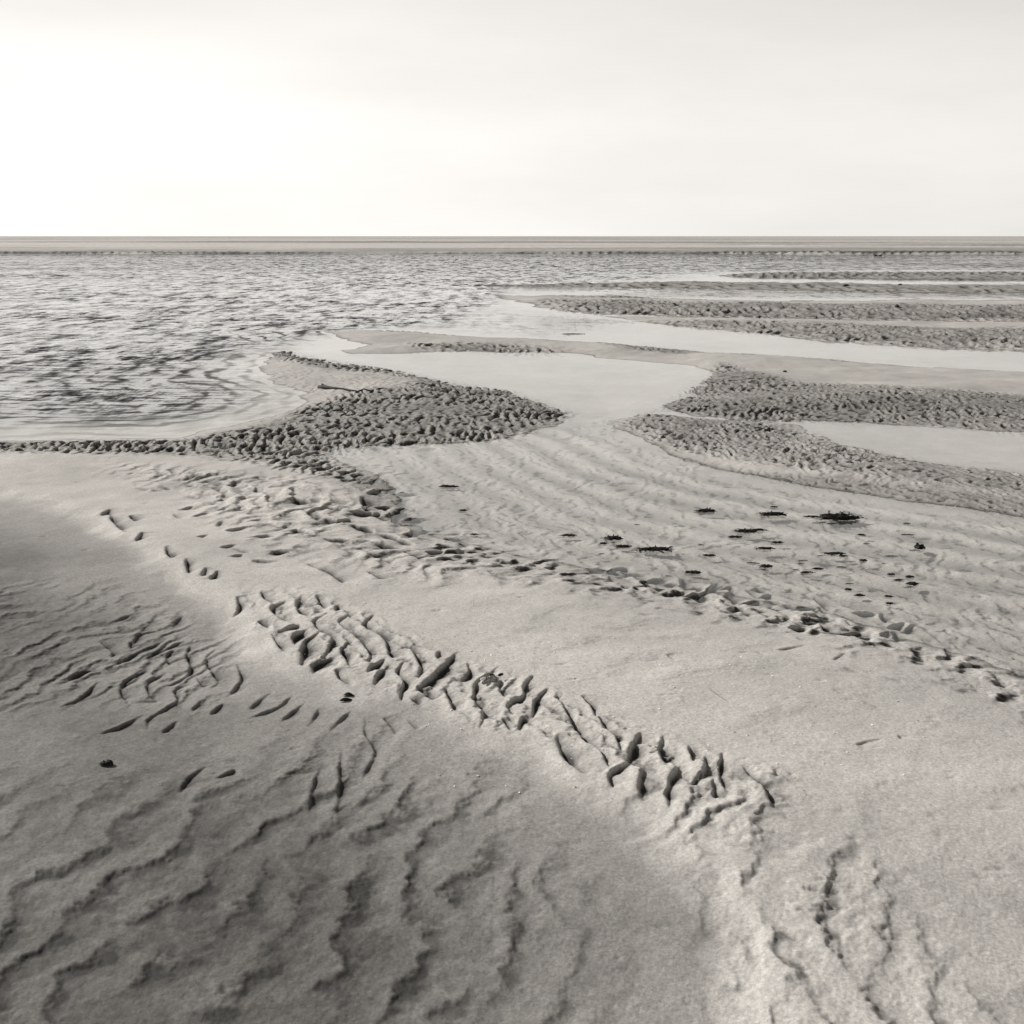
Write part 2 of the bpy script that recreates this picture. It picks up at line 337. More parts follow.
# ------------------------------------------------------------------ the traced ripple troughs
W1, W2, W3 = (230, 580, 6.4), (390, 620, 6.4), (540, 680, 6.4)
W4, W5, W6 = (605, 570, 3.2), (100, 640, 6.4), (100, 570, 3.2)
W7, W9, W10, W11 = (100, 430, 5.689), (590, 530, 6.02), (760, 530, 6.2), (260, 450, 5.689)
STROKES = [
    # window, width, depth, lines
    (W1, 1.0, 1.0, [[(60, 110), (85, 145), (70, 185), (45, 215)], [(220, 75), (240, 110), (270, 130)],
                    [(350, 140), (290, 165), (280, 200), (310, 240), (400, 280)], [(470, 105), (435, 160), (450, 210), (480, 232)],
                    [(570, 105), (590, 170)], [(685, 160), (665, 190)],
                    [(590, 215), (525, 255), (550, 295), (610, 335), (660, 360), (650, 410), (605, 490)],
                    [(785, 215), (695, 255), (720, 290), (800, 345), (860, 400), (905, 470), (890, 510)],
                    [(900, 230), (855, 290), (960, 340), (1010, 400), (1030, 470)], [(750, 405), (725, 440), (760, 490), (770, 530)],
                    [(980, 510), (920, 545), (895, 570)], [(695, 575), (710, 620), (760, 660)], [(185, 265), (230, 300)],
                    [(265, 340), (320, 400), (355, 440)], [(400, 290), (320, 320)], [(1020, 540), (960, 600), (930, 650)]]),
    (W1, 1.7, 1.2, [[(545, 345), (495, 370), (492, 440), (478, 525)], [(640, 500), (565, 535), (545, 575)], [(470, 320), (422, 350), (422, 385)]]),
    (W2, 1.0, 1.0, [[(75, 180), (135, 175), (190, 230), (220, 300), (200, 355)], [(505, 270), (515, 330), (470, 372), (420, 362)],
                    [(345, 410), (375, 455), (400, 500), (420, 580)], [(325, 205), (320, 235)],
                    [(690, 300), (630, 340), (565, 385), (560, 450), (560, 520), (620, 590), (600, 665)], [(710, 385), (705, 430), (730, 490)],
                    [(905, 360), (870, 410), (855, 490), (800, 520), (755, 555), (780, 590)], [(1000, 450), (940, 510), (930, 550), (910, 610)],
                    [(0, 180), (15, 230)], [(105, 265), (60, 325), (110, 390), (85, 450), (90, 500)], [(160, 510), (190, 535)],
                    [(740, 640), (770, 680)], [(850, 630), (830, 680)]]),
    (W2, 1.7, 1.3, [[(430, 215), (330, 330), (210, 435)], [(210, 435), (290, 505)]]),
    (W3, 0.9, 1.0, [[(110, 100), (130, 140), (190, 220), (220, 290), (300, 380), (390, 450), (430, 530)],
                    [(380, 235), (430, 310), (480, 360), (510, 425)], [(270, 120), (330, 170), (345, 215)], [(590, 525), (490, 560), (440, 610), (460, 660)],
                    [(960, 430), (970, 500)], [(1010, 600), (970, 650)]]),
    (W3, 1.7, 1.1, [[(125, 360), (150, 440), (220, 520), (280, 575)], [(630, 345), (600, 430), (575, 510)], [(790, 370), (775, 440), (795, 525)],
                    [(660, 560), (650, 665), (660, 760)], [(880, 550), (850, 620), (820, 700), (830, 800)]]),
    (W4, 1.2, 0.9, [[(380, 590), (365, 650), (380, 700)], [(445, 628), (500, 685), (530, 740)], [(325, 590), (320, 640), (280, 680)], [(340, 670), (350, 720)]]),
    (W5, 0.85, 0.56, [[(20, 200), (110, 150), (200, 95), (310, 40)], [(270, 130), (330, 85), (420, 45), (500, 15)], [(430, 75), (405, 110), (425, 160)],
                     [(550, 40), (550, 110), (590, 180), (560, 240), (480, 285), (410, 305)], [(735, 70), (690, 120), (740, 210), (775, 260), (740, 298)],
                     [(905, 160), (935, 240), (890, 310), (830, 350)], [(260, 215), (170, 265), (145, 320), (190, 400)],
                     [(395, 230), (310, 275), (330, 350), (370, 385), (300, 390)], [(550, 290), (490, 320), (515, 380), (430, 445), (330, 510), (320, 570)],
                     [(265, 495), (170, 545), (60, 585)], [(640, 400), (615, 440)], [(770, 420), (720, 465)], [(500, 530), (440, 580)],
                     [(640, 250), (670, 290)], [(30, 20), (80, 70), (70, 100)], [(195, 20), (185, 50)], [(640, 830), (560, 890), (520, 960)], [(830, 855), (770, 880)],
                     [(-200, 260), (-100, 200), (0, 190)], [(-220, 420), (-120, 380), (-20, 290)]]),
    (W6, 1.0, 0.46, [[(480, 440), (540, 400)], [(480, 470), (560, 440), (600, 410)], [(580, 475), (640, 430)], [(660, 490), (690, 445)],
                    [(730, 510), (780, 455)], [(840, 480), (845, 530), (880, 590), (850, 670)], [(910, 480), (945, 525)],
                    [(770, 590), (780, 680), (760, 760)], [(710, 630), (700, 680), (680, 760)], [(310, 440), (330, 420)], [(990, 490), (1010, 510)],
                    [(100, 240), (150, 180)], [(60, 300), (150, 250), (200, 220)], [(130, 290), (200, 240)], [(40, 170), (90, 150)], [(230, 180), (260, 150)]]),
    (W7, 1.0, 1.0, [[(20, 480), (50, 455)], [(60, 480), (85, 520), (150, 570)], [(240, 585), (212, 625)], [(370, 670), (375, 690), (405, 718)],
                    [(488, 735), (495, 770), (500, 800)], [(600, 785), (575, 820)], [(660, 800), (630, 835)], [(175, 490), (190, 510)]]),
    (W7, 1.0, 0.55, [[(650, 330), (700, 365)], [(820, 385), (900, 380)], [(700, 450), (740, 435)], [(555, 485), (615, 470)], [(680, 540), (700, 510)],
                     [(840, 520), (890, 510)], [(710, 665), (760, 655)], [(780, 670), (850, 690)], [(860, 610), (950, 600), (990, 605)], [(860, 340), (920, 350)],
                     [(470, 450), (510, 440)], [(430, 480), (450, 495)], [(565, 605), (590, 600)], [(760, 715), (800, 710)], [(950, 430), (980, 440)],
                     [(990, 400), (1020, 400)], [(740, 570), (840, 555)], [(370, 320), (400, 330)], [(510, 310), (530, 315)], [(560, 250), (590, 255)],
                     [(220, 330), (260, 335)], [(320, 340), (345, 342)], [(610, 410), (660, 420)], [(520, 380), (560, 385)], [(750, 300), (790, 310)],
                     [(900, 270), (940, 280)], [(800, 440), (840, 450)], [(960, 540), (1000, 550)], [(900, 740), (990, 745)]]),
    (W4, 0.9, 0.30, [[(200, 270), (230, 290)], [(490, 260), (520, 275)], [(560, 255), (640, 240)], [(740, 290), (770, 265)], [(775, 310), (830, 330)],
                     [(340, 375), (400, 420)], [(730, 380), (760, 400)], [(890, 340), (960, 360)], [(930, 530), (945, 545)], [(800, 560), (880, 545)]]),
    (W9, 1.05, 1.3, [[(0, 235), (70, 250)], [(90, 260), (150, 250), (210, 275)], [(160, 240), (210, 235)], [(220, 255), (320, 270)], [(280, 280), (300, 300)],
                    [(350, 300), (420, 295)], [(460, 320), (490, 325)], [(560, 295), (540, 340)], [(620, 300), (690, 320), (740, 330), (690, 375)],
                    [(540, 400), (640, 390), (680, 375)], [(320, 345), (400, 370)], [(780, 350), (830, 340)], [(840, 350), (850, 380)], [(820, 385), (880, 435)],
                    [(930, 445), (1020, 435)], [(955, 370), (1010, 405)], [(580, 345), (640, 350)], [(910, 470), (960, 510)]]),
    (W10, 1.05, 1.3, [[(0, 370), (50, 385)], [(10, 410), (60, 405)], [(110, 440), (150, 450)], [(200, 470), (250, 485), (340, 488)], [(360, 430), (430, 490)],
                     [(390, 490), (405, 510)], [(550, 480), (600, 500)], [(620, 520), (690, 520)], [(750, 520), (760, 565), (800, 570)], [(810, 605), (870, 580)],
                     [(940, 590), (890, 630)], [(535, 560), (590, 590)], [(190, 610), (240, 605)], [(515, 645), (600, 635)], [(610, 660), (660, 665)],
                     [(760, 660), (790, 640)], [(840, 640), (850, 680)], [(370, 600), (390, 620)]]),
    (W11, 1.1, 1.35, [[(760, 360), (765, 410), (770, 420)], [(830, 400), (890, 400)], [(650, 370), (700, 400)], [(550, 430), (620, 450), (640, 460)],
                     [(395, 320), (440, 335)], [(375, 380), (440, 400), (500, 395)], [(520, 350), (600, 355)], [(600, 365), (660, 360)], [(640, 250), (680, 240)],
                     [(660, 320), (720, 325)], [(850, 440), (880, 460), (860, 490)], [(235, 340), (320, 390)], [(220, 455), (290, 475)], [(390, 500), (490, 515)],
                     [(560, 565), (640, 600), (730, 635)], [(650, 525), (710, 540), (770, 555)], [(820, 580), (900, 620)], [(960, 580), (1020, 580)],
                     [(690, 475), (760, 495), (850, 530)], [(110, 575), (150, 580)], [(640, 700), (690, 730)], [(280, 655), (420, 705), (480, 750)],
                     [(210, 275), (280, 295)], [(790, 250), (880, 255)], [(600, 270), (590, 340)]]),
]
STROKE_OUT = []


def at_surface(px, py, field, n=5):
    x, y = ground(px, py, 0.02)
    for _ in range(n):
        z = grid_sample(field, x, y)
        x, y = ground(px, py, z)
    return x, y


def smooth_line(pts, n=4):
    """Catmull-Rom through the traced points"""
    p = np.array(pts, float)
    if len(p) < 3:
        return p
    q = np.vstack([2 * p[0] - p[1], p, 2 * p[-1] - p[-2]])
    out = []
    for i in range(1, len(q) - 2):
        for k in range(n):
            t = k / n
            a, b, c, d = q[i - 1], q[i], q[i + 1], q[i + 2]
            out.append(0.5 * (2 * b + (c - a) * t + (2 * a - 5 * b + 4 * c - d) * t * t + (3 * b - a - 3 * c + d) * t ** 3))
    out.append(p[-1])
    return np.array(out)


CARVE = np.zeros_like(HGT)
BROAD = np.zeros_like(HGT)
LIPS = np.zeros_like(HGT)
LIFT = np.array([0.60, -0.80])
jit = fbm(X, Y, 2.2, tile=SOFT, off=(3, 9)) * 0.007 + fbm(X, Y, 1.5, tile=MID, off=(30, 90)) * 0.0009
jit2 = fbm(X, Y, 2.2, tile=SOFT, off=(503, 409)) * 0.007 + fbm(X, Y, 1.5, tile=MID, off=(330, 690)) * 0.0009
for (wx, wy, sc), wm, dm, lines in STROKES:
    for ln in lines:
        px = smooth_line(ln) / sc + np.array([wx, wy])
        gx, gy = at_surface(px[:, 0], px[:, 1], base)
        L = np.stack([gx, gy], 1)
        if dm > 0.35:
            e0, e1 = L[0] - L[1], L[-1] - L[-2]
            ext = 0.020 * np.clip(gy.mean() / 4.5, 0.85, 1.5)
            L = np.vstack([L[0] + ext * e0 / (np.linalg.norm(e0) + 1e-9), L, L[-1] + ext * e1 / (np.linalg.norm(e1) + 1e-9)])
            gx, gy = L[:, 0], L[:, 1]
        far_k = np.clip(gy.mean() / 4.5, 0.85, 1.5)
        wid = 0.023 * wm * far_k
        dep = 0.0185 * dm * far_k ** 0.5
        m = 0.20 * far_k
        r0 = np.searchsorted(ROWS, gy.min() - m)
        r1 = np.searchsorted(ROWS, gy.max() + m)
        uu = gx / (gy + ROWOFF)
        c0 = np.searchsorted(UC, uu.min() - m / (gy.min() + ROWOFF))
        c1 = np.searchsorted(UC, uu.max() + m / (gy.min() + ROWOFF))
        if r1 - r0 < 2 or c1 - c0 < 2:
            continue
        sl = (slice(r0, r1), slice(c0, c1))
        P = np.stack([(X[sl] + jit[sl]).ravel(), (Y[sl] + jit2[sl]).ravel()], 1)
        best = np.full(len(P), 1e9)
        side = np.zeros(len(P))
        along = np.zeros(len(P))
        seglen = np.hypot(*np.diff(L, axis=0).T)
        tot = seglen.sum() + 1e-9
        acc = 0.0
        dd = np.diff(L, axis=0)
        flip = -1.0 if (np.stack([-dd[:, 1], dd[:, 0]], 1) @ LIFT).sum() < 0 else 1.0
        for a, b, sl_ in zip(L[:-1], L[1:], seglen):
            d = b - a
            t = ((P - a) @ d) / max(d @ d, 1e-12)
            tc = np.clip(t, 0, 1)
            q = P - a - tc[:, None] * d
            dist = np.hypot(q[:, 0], q[:, 1])
            nrm = flip * np.array([-d[1], d[0]]) / (sl_ + 1e-9)
            s = q @ nrm
            up_ = dist < best
            best = np.where(up_, dist, best)
            side = np.where(up_, s, side)
            along = np.where(up_, acc + tc * sl_, along)
            acc += sl_
        # the trough is never the same twice along its run
        ph = RNG.uniform(0, 6.28, 3)
        q_ = along / far_k
        tt = np.clip(along / tot, 0, 1) ** RNG.uniform(0.65, 1.5)
        env = np.sin(math.pi * tt) ** 0.75
        env = env * (0.80 + 0.25 * np.sin(q_ * 42 + ph[1]))
        wv2 = wid * (0.42 + 0.62 * env)
        dv = dep * RNG.uniform(0.75, 1.15) * (0.30 + 0.78 * env)
        ends = np.clip(env * 1.3, 0, 1)
        off2 = np.maximum(best ** 2 - side ** 2, 0)
        # sharp brink, steep lee face, then a slow climb up the next back
        fall = np.exp(-(np.minimum(side, 0) / (0.36 * wv2)) ** 2) * np.exp(-(np.maximum(side, 0) / (1.15 * wv2)) ** 1.2)
        prof = fall * np.exp(-off2 / (0.4 * wv2) ** 2)
        ramp = np.where(side > 0, np.exp(-side / (0.045 * far_k)), np.exp(-(side / (0.34 * wid)) ** 2)) * np.exp(-off2 / (1.5 * wid) ** 2) * ends
        lipm = np.exp(-((side + 0.8 * wid) / (0.8 * wid)) ** 2) * np.exp(-off2 / (1.2 * wid) ** 2) * ends
        shp = X[sl].shape
        cur = CARVE[sl]
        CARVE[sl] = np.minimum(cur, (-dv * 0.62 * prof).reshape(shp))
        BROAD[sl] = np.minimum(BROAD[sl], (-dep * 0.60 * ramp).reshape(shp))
        LIPS[sl] = np.maximum(LIPS[sl], (dep * 0.22 * lipm).reshape(shp))

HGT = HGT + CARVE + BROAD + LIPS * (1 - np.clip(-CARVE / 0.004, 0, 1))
# scattered dimples in the bare sand
pr = random.Random(77)
for _ in range(520):
    px_, py_ = pr.uniform(-60, 1080), pr.uniform(470, 1010)
    gx_, gy_ = at_surface(np.array([px_]), np.array([py_]), base)
    gx_, gy_ = float(gx_[0]), float(gy_[0])
    if float(grid_sample(SD, np.array(gx_), np.array(gy_))) < 0.1:
        continue
    rad_ = pr.uniform(0.005, 0.016) * (gy_ / 4.5) ** 0.5
    r0, r1 = np.searchsorted(ROWS, gy_ - 4 * rad_), np.searchsorted(ROWS, gy_ + 4 * rad_)
    u_ = gx_ / (gy_ + ROWOFF)
    du = 5 * rad_ / (gy_ + ROWOFF)
    c0, c1 = np.searchsorted(UC, u_ - du), np.searchsorted(UC, u_ + du)
    if r1 - r0 < 2 or c1 - c0 < 2:
        continue
    sl = (slice(r0, r1), slice(c0, c1))
    an = pr.uniform(-0.6, 0.3)
    ca, sa = math.cos(an), math.sin(an)
    dx, dy = X[sl] + 2 * jit[sl] - gx_ - 2 * jit[sl].mean(), Y[sl] - gy_
    e1, e2 = (dx * ca + dy * sa) / (rad_ * pr.uniform(1.0, 2.2)), (-dx * sa + dy * ca) / rad_
    g_ = np.exp(-(e1 ** 2 + e2 ** 2))
    HGT[sl] -= g_ * rad_ * pr.uniform(0.15, 0.42)
# small grain relief close by
gr = np.clip(1.2 - Y / 9.0, 0, 1)
HGT += fbm(X, Y, 2.6, tile=FINE, off=(5, 5)) * 0.0004 * gr
HGT += fbm(X, Y, 3.1, tile=MID, off=(55, 95)) * 0.0002 * gr * (SD > -0.05)
# combed fine streaks over the damp trough
HGT += sample(FINE, (X * 0.9 + Y * 0.45) * 260, (Y * 0.9 - X * 0.45) * 900) * 0.00022 * TROUGH * gr

# 0..1 darkening: damp low ground, water edges, ripple floors, and painted lee-face shade
UNDER = SD < 0
wet_shade = 0.10 + 0.14 * sstep(Y, 8, 11) + 0.0 * Y
edge = np.exp(-np.maximum(SD, 0) / (0.04 * scale_far ** 1.9))
wet_shade = np.maximum(wet_shade, 0.80 * edge * (Y < FB_Y - 4))
wet_shade = np.where(UNDER, 0.16, wet_shade)
DEEP = up(sstep(poly_sd(CPTS, gpoly([(-900, 254), (480, 254), (520, 290), (470, 318), (380, 326), (300, 340), (250, 362), (270, 385), (240, 410), (180, 424), (90, 430), (-900, 432)])), 0, 2.0))
wet_shade = np.where(UNDER, wet_shade + 0.5 * DEEP, wet_shade)
wet_shade = wet_shade * (1 - P1) + P1 * np.where(UNDER, 0.20, wet_shade)
wet_shade += P1 * UNDER * np.clip(-R / 0.010, -0.5, 1.0) * 0.12
wet_shade = np.maximum(wet_shade, TROUGH_WET * 0.42 + TROUGH2 * 0.38)
wet_shade += np.clip(-CARVE / 0.0110, 0, 1) ** 1.6 * 0.88 + np.clip(-BROAD / 0.011, 0, 1) ** 1.3 * 0.30  # traced troughs: lee-face shade and its soft tail painted in, with damp
B_DAMP = np.clip(B_STRONG + C_Z + E_Z + C_Z2 + F_1 + F_2 + 0.6 * E_T + 0.6 * D_T + D_Z + D_R + F_1t + 0.6 * A_SHORE, 0, 1)
wet_shade += (0.42 * B_DAMP + np.clip(-R / 0.012, -0.3, 0.6) * 0.22) * (1 - P1 * UNDER) * (Y < 60)
wet_shade += np.minimum(DARK, 1.1) * 0.90 - ARC * (arcs - 0.1) * 0.22  # lee shade of the ripples and pool bed bands put into the colour
wet_shade += 0.45 * G_Z + LIP * (0.8 + 0.3 * fbm(X, Y, 90.0, off=(5, 55)))
wet_shade += (Y > FB_Y) * np.clip(0.20 * fbm(X * 0.35, Y, 420.0, off=(7, 300)) + 0.07 * fbm(X, Y, 130.0, off=(70, 30)), -0.15, 0.4)
wet_shade += fbm(X, Y, 1.9, tile=MID, off=(20, 70)) * 0.025 * gr
wet_shade += fbm(X, Y, 5.5, off=(900, 100)) * 0.045
wet_shade = np.clip(wet_shade, 0, 1)


def grid_mesh(name, X, Y, Z, attrs):
    nr, nc = X.shape
    n = nr * nc
    me = bpy.data.meshes.new(name)
    me.vertices.add(n)
    co = np.empty((n, 3), np.float32)
    co[:, 0] = X.ravel()
    co[:, 1] = Y.ravel()
    co[:, 2] = Z.ravel()
    me.vertices.foreach_set('co', co.ravel())
    i = (np.arange(nr - 1, dtype=np.int32)[:, None] * nc + np.arange(nc - 1, dtype=np.int32)[None, :]).ravel()
    quads = np.stack([i, i + 1, i + nc + 1, i + nc], 1).astype(np.int32)
    me.loops.add(quads.size)
    me.loops.foreach_set('vertex_index', quads.ravel())
    me.polygons.add(len(quads))
    me.polygons.foreach_set('loop_start', np.arange(0, quads.size, 4, dtype=np.int32))
    me.polygons.foreach_set('use_smooth', np.ones(len(quads), bool))
    for k, v in attrs.items():
        at = me.attributes.new(k, 'FLOAT', 'POINT')
        at.data.foreach_set('value', v.astype(np.float32).ravel())
    me.update(calc_edges=True)
    ob = bpy.data.objects.new(name, me)
    COL.objects.link(ob)
    return ob


# ------------------------------------------------------------------ materials
def new_mat(name):
    m = bpy.data.materials.new(name)
    m.use_nodes = True
    nt = m.node_tree
    nt.nodes.clear()
    out = nt.nodes.new('ShaderNodeOutputMaterial')
    return m, nt, out


def N(nt, kind, **kw):
    n = nt.nodes.new(kind)
    for k, v in kw.items():
        setattr(n, k, v)
    return n


TINT = (1.0, 0.965, 0.915)


def gcol(v):
    return (v * TINT[0], v * TINT[1], v * TINT[2], 1)


def mathn(nt, op, a, b=None, clamp=False):
    n = nt.nodes.new('ShaderNodeMath')
    n.operation = op
    n.use_clamp = clamp
    for i, v in enumerate((a, b)):
        if v is None:
            continue
        if isinstance(v, (int, float)):
            n.inputs[i].default_value = v
        else:
            nt.links.new(v, n.inputs[i])
    return n.outputs[0]


def noise(nt, vec, scale, detail=4, rough=0.6):
    n = nt.nodes.new('ShaderNodeTexNoise')
    n.inputs['Scale'].default_value = scale
    n.inputs['Detail'].default_value = detail
    n.inputs['Roughness'].default_value = rough
    nt.links.new(vec, n.inputs['Vector'])
    return n


def sand_material():
    m, nt, out = new_mat('wet_sand')
    bs = N(nt, 'ShaderNodeBsdfPrincipled')
    nt.links.new(bs.outputs[0], out.inputs[0])
    geo = N(nt, 'ShaderNodeNewGeometry')
    pos = geo.outputs['Position']
    wet_shade_fac = N(nt, 'ShaderNodeAttribute', attribute_name='wet_shade').outputs['Fac']  # sand darkening from real damp plus painted ripple shade
    n1 = noise(nt, pos, 4.0, 6, 0.65)
    n2 = noise(nt, pos, 95.0, 4, 0.8)
    n3 = noise(nt, pos, 620.0, 2, 0.7)
    ramp = N(nt, 'ShaderNodeValToRGB')
    ramp.color_ramp.elements[0].position = 0.0
    ramp.color_ramp.elements[0].color = gcol(0.56)
    ramp.color_ramp.elements[1].position = 1.0
    ramp.color_ramp.elements[1].color = gcol(0.055)
    nt.links.new(wet_shade_fac, ramp.inputs[0])
    # grain: mineral speckle of light and dark grains
    g = mathn(nt, 'ADD', mathn(nt, 'MULTIPLY', n2.outputs[0], 0.55), mathn(nt, 'MULTIPLY', n3.outputs[0], 0.45))
    g = mathn(nt, 'ADD', mathn(nt, 'MULTIPLY', g, 2.8), -0.40)
    g = mathn(nt, 'MULTIPLY', g, mathn(nt, 'ADD', mathn(nt, 'MULTIPLY', n1.outputs[0], 0.36), 0.82))
    mul = N(nt, 'ShaderNodeMix', data_type='RGBA', blend_type='MULTIPLY')
    mul.inputs[0].default_value = 1.0
    nt.links.new(ramp.outputs[0], mul.inputs[6])
    comb = N(nt, 'ShaderNodeCombineColor')
    for i in range(3):
        nt.links.new(g, comb.inputs[i])
    nt.links.new(comb.outputs[0], mul.inputs[7])
    nt.links.new(mul.outputs[2], bs.inputs['Base Color'])
    rr = mathn(nt, 'SUBTRACT', 0.9, mathn(nt, 'MULTIPLY', wet_shade_fac, 0.2))
    nt.links.new(rr, bs.inputs['Roughness'])
    bs.inputs['Specular IOR Level'].default_value = 0.12
    bump = N(nt, 'ShaderNodeBump')
    bump.inputs['Strength'].default_value = 0.5
    bump.inputs['Distance'].default_value = 0.0016
    nt.links.new(g, bump.inputs['Height'])
    nt.links.new(bump.outputs[0], bs.inputs['Normal'])
    return m


def water_material():
    m, nt, out = new_mat('shallow_water')
    geo = N(nt, 'ShaderNodeNewGeometry')
    pos = geo.outputs['Position']
    chop = N(nt, 'ShaderNodeAttribute', attribute_name='chop').outputs['Fac']

    def stretched(sx, sy, rot=0.0):
        mp = N(nt, 'ShaderNodeMapping')
        mp.inputs['Scale'].default_value = (sx, sy, 1)
        mp.inputs['Rotation'].default_value = (0, 0, rot)
        nt.links.new(pos, mp.inputs['Vector'])
        return mp.outputs[0]
    a = noise(nt, stretched(4.5, 8.0, 0.10), 1.0, 4, 0.7)
    c = noise(nt, stretched(2.8, 0.85, 0.05), 1.0, 4, 0.75)        # longer waves farther out
    d = noise(nt, stretched(1.8, 15.0, 0.12), 1.0, 3, 0.65)        # short wavelets by the shore
    b = noise(nt, stretched(0.055, 0.16, 0.04), 1.0, 3, 0.6)      # gusts

    def vec(nz, k):
        s = N(nt, 'ShaderNodeVectorMath', operation='SUBTRACT')
        nt.links.new(nz.outputs['Color'], s.inputs[0])
        s.inputs[1].default_value = (0.5, 0.5, 0.5)
        sc = N(nt, 'ShaderNodeVectorMath', operation='MULTIPLY')
        nt.links.new(s.outputs[0], sc.inputs[0])
        sc.inputs[1].default_value = (k * 0.5, k, 0)
        return sc.outputs[0]

    def vadd(p, q):
        s = N(nt, 'ShaderNodeVectorMath', operation='ADD')
        nt.links.new(p, s.inputs[0])
        nt.links.new(q, s.inputs[1])
        return s.outputs[0]
    slope = vadd(vadd(vec(a, 0.95), vec(c, 2.1)), vec(d, 1.65))
    gust = mathn(nt, 'MULTIPLY', mathn(nt, 'SUBTRACT', b.outputs[0], 0.25), 3.0, False)
    gust = mathn(nt, 'MINIMUM', mathn(nt, 'MAXIMUM', gust, 0.45), 1.25)
    k = mathn(nt, 'MULTIPLY', chop, gust)
    sc = N(nt, 'ShaderNodeVectorMath', operation='SCALE')
    nt.links.new(slope, sc.inputs[0])
    nt.links.new(k, sc.inputs['Scale'])
    # little waves lapping in along the shore
    shore = N(nt, 'ShaderNodeAttribute', attribute_name='shore').outputs['Fac']
    swash = N(nt, 'ShaderNodeAttribute', attribute_name='swash').outputs['Fac']
    wn = noise(nt, stretched(0.9, 0.9, 0.0), 1.0, 3, 0.6)
    wn2 = noise(nt, stretched(1.1, 2.2, 0.3), 1.0, 3, 0.6)
    phs = mathn(nt, 'ADD', mathn(nt, 'MULTIPLY', shore, 19.0), mathn(nt, 'MULTIPLY', wn.outputs[0], 9.0))
    sn = mathn(nt, 'SINE', phs)
    sn = mathn(nt, 'POWER', mathn(nt, 'MAXIMUM', sn, 0.0), 2.0)
    amp = mathn(nt, 'MULTIPLY', mathn(nt, 'MULTIPLY', swash, -0.85), mathn(nt, 'MAXIMUM', mathn(nt, 'MULTIPLY', mathn(nt, 'SUBTRACT', wn2.outputs[0], 0.38), 3.0), 0.0))
    cv = N(nt, 'ShaderNodeCombineXYZ')
    nt.links.new(mathn(nt, 'MULTIPLY', sn, amp), cv.inputs[1])
    sw_out = vadd(sc.outputs[0], cv.outputs[0])
    # wind waves: gentle backs, steep fronts facing the shore
    mn = N(nt, 'ShaderNodeVectorMath', operation='MINIMUM')
    nt.links.new(sw_out, mn.inputs[0])
    mn.inputs[1].default_value = (1, 0.05, 1)
    sc = mn
    nrm = N(nt, 'ShaderNodeVectorMath', operation='NORMALIZE')
    nt.links.new(vadd(geo.outputs['Normal'], sc.outputs[0]), nrm.inputs[0])
    fr = N(nt, 'ShaderNodeFresnel')
    fr.inputs['IOR'].default_value = 1.333
    nt.links.new(nrm.outputs[0], fr.inputs['Normal'])
    gl = N(nt, 'ShaderNodeBsdfGlossy')
    gl.inputs['Roughness'].default_value = 0.06
    gl.inputs['Color'].default_value = (0.90, 0.90, 0.90, 1)
    nt.links.new(nrm.outputs[0], gl.inputs['Normal'])
    tr = N(nt, 'ShaderNodeBsdfTransparent')
    clear = N(nt, 'ShaderNodeMix', data_type='RGBA')
    nt.links.new(mathn(nt, 'MULTIPLY', chop, 1.0, True), clear.inputs[0])
    clear.inputs[6].default_value = (0.93, 0.93, 0.92, 1)
    clear.inputs[7].default_value = (0.12, 0.12, 0.118, 1)
    nt.links.new(clear.outputs[2], tr.inputs['Color'])
    mx = N(nt, 'ShaderNodeMixShader')
    above = mathn(nt, 'SUBTRACT', 1.0, geo.outputs['Backfacing'])
    nt.links.new(mathn(nt, 'MULTIPLY', fr.outputs[0], above), mx.inputs[0])
    nt.links.new(tr.outputs[0], mx.inputs[1])
    nt.links.new(gl.outputs[0], mx.inputs[2])
    nt.links.new(mx.outputs[0], out.inputs[0])
    return m


def solid_material(name, dark, light, scale, rough, spec=0.3):
    m, nt, out = new_mat(name)
    bs = N(nt, 'ShaderNodeBsdfPrincipled')
    nt.links.new(bs.outputs[0], out.inputs[0])
    geo = N(nt, 'ShaderNodeNewGeometry')
    nz = noise(nt, geo.outputs['Position'], scale, 4, 0.6)
    ramp = N(nt, 'ShaderNodeValToRGB')
    ramp.color_ramp.elements[0].position = 0.38
    ramp.color_ramp.elements[0].color = gcol(dark)
    ramp.color_ramp.elements[1].position = 0.62
    ramp.color_ramp.elements[1].color = gcol(light)
    nt.links.new(nz.outputs[0], ramp.inputs[0])
    nt.links.new(ramp.outputs[0], bs.inputs['Base Color'])
    bs.inputs['Roughness'].default_value = rough
    bs.inputs['Specular IOR Level'].default_value = spec
    return m


M_SAND = sand_material()
M_WATER = water_material()
M_WEED = solid_material('dark_seaweed', 0.006, 0.022, 60, 0.55, 0.15)
M_WOOD = solid_material('soaked_wood', 0.008, 0.03, 90, 0.7, 0.15)
M_SHELL = solid_material('white_shell', 0.82, 0.95, 120, 0.4)
M_MUSSEL = solid_material('black_mussel_shell', 0.004, 0.012, 150, 0.45, 0.2)
M_NACRE = solid_material('pale_shell_lining', 0.5, 0.9, 200, 0.25)
M_MOTTLE = solid_material('mottled_shell', 0.02, 0.62, 170, 0.4)
M_STONE = solid_material('dark_pebble', 0.02, 0.07, 200, 0.7)
M_BIRD = solid_material('dark_plumage', 0.01, 0.04, 30, 0.8, 0.1)
M_BEAK = solid_material('dark_beak', 0.01, 0.02, 30, 0.6, 0.1)

# ------------------------------------------------------------------ ground and water
ground_ob = grid_mesh('ground', X, Y, HGT, {'wet_shade': wet_shade})
ground_ob.data.materials.append(M_SAND)
ground_ob['kind'] = 'structure'

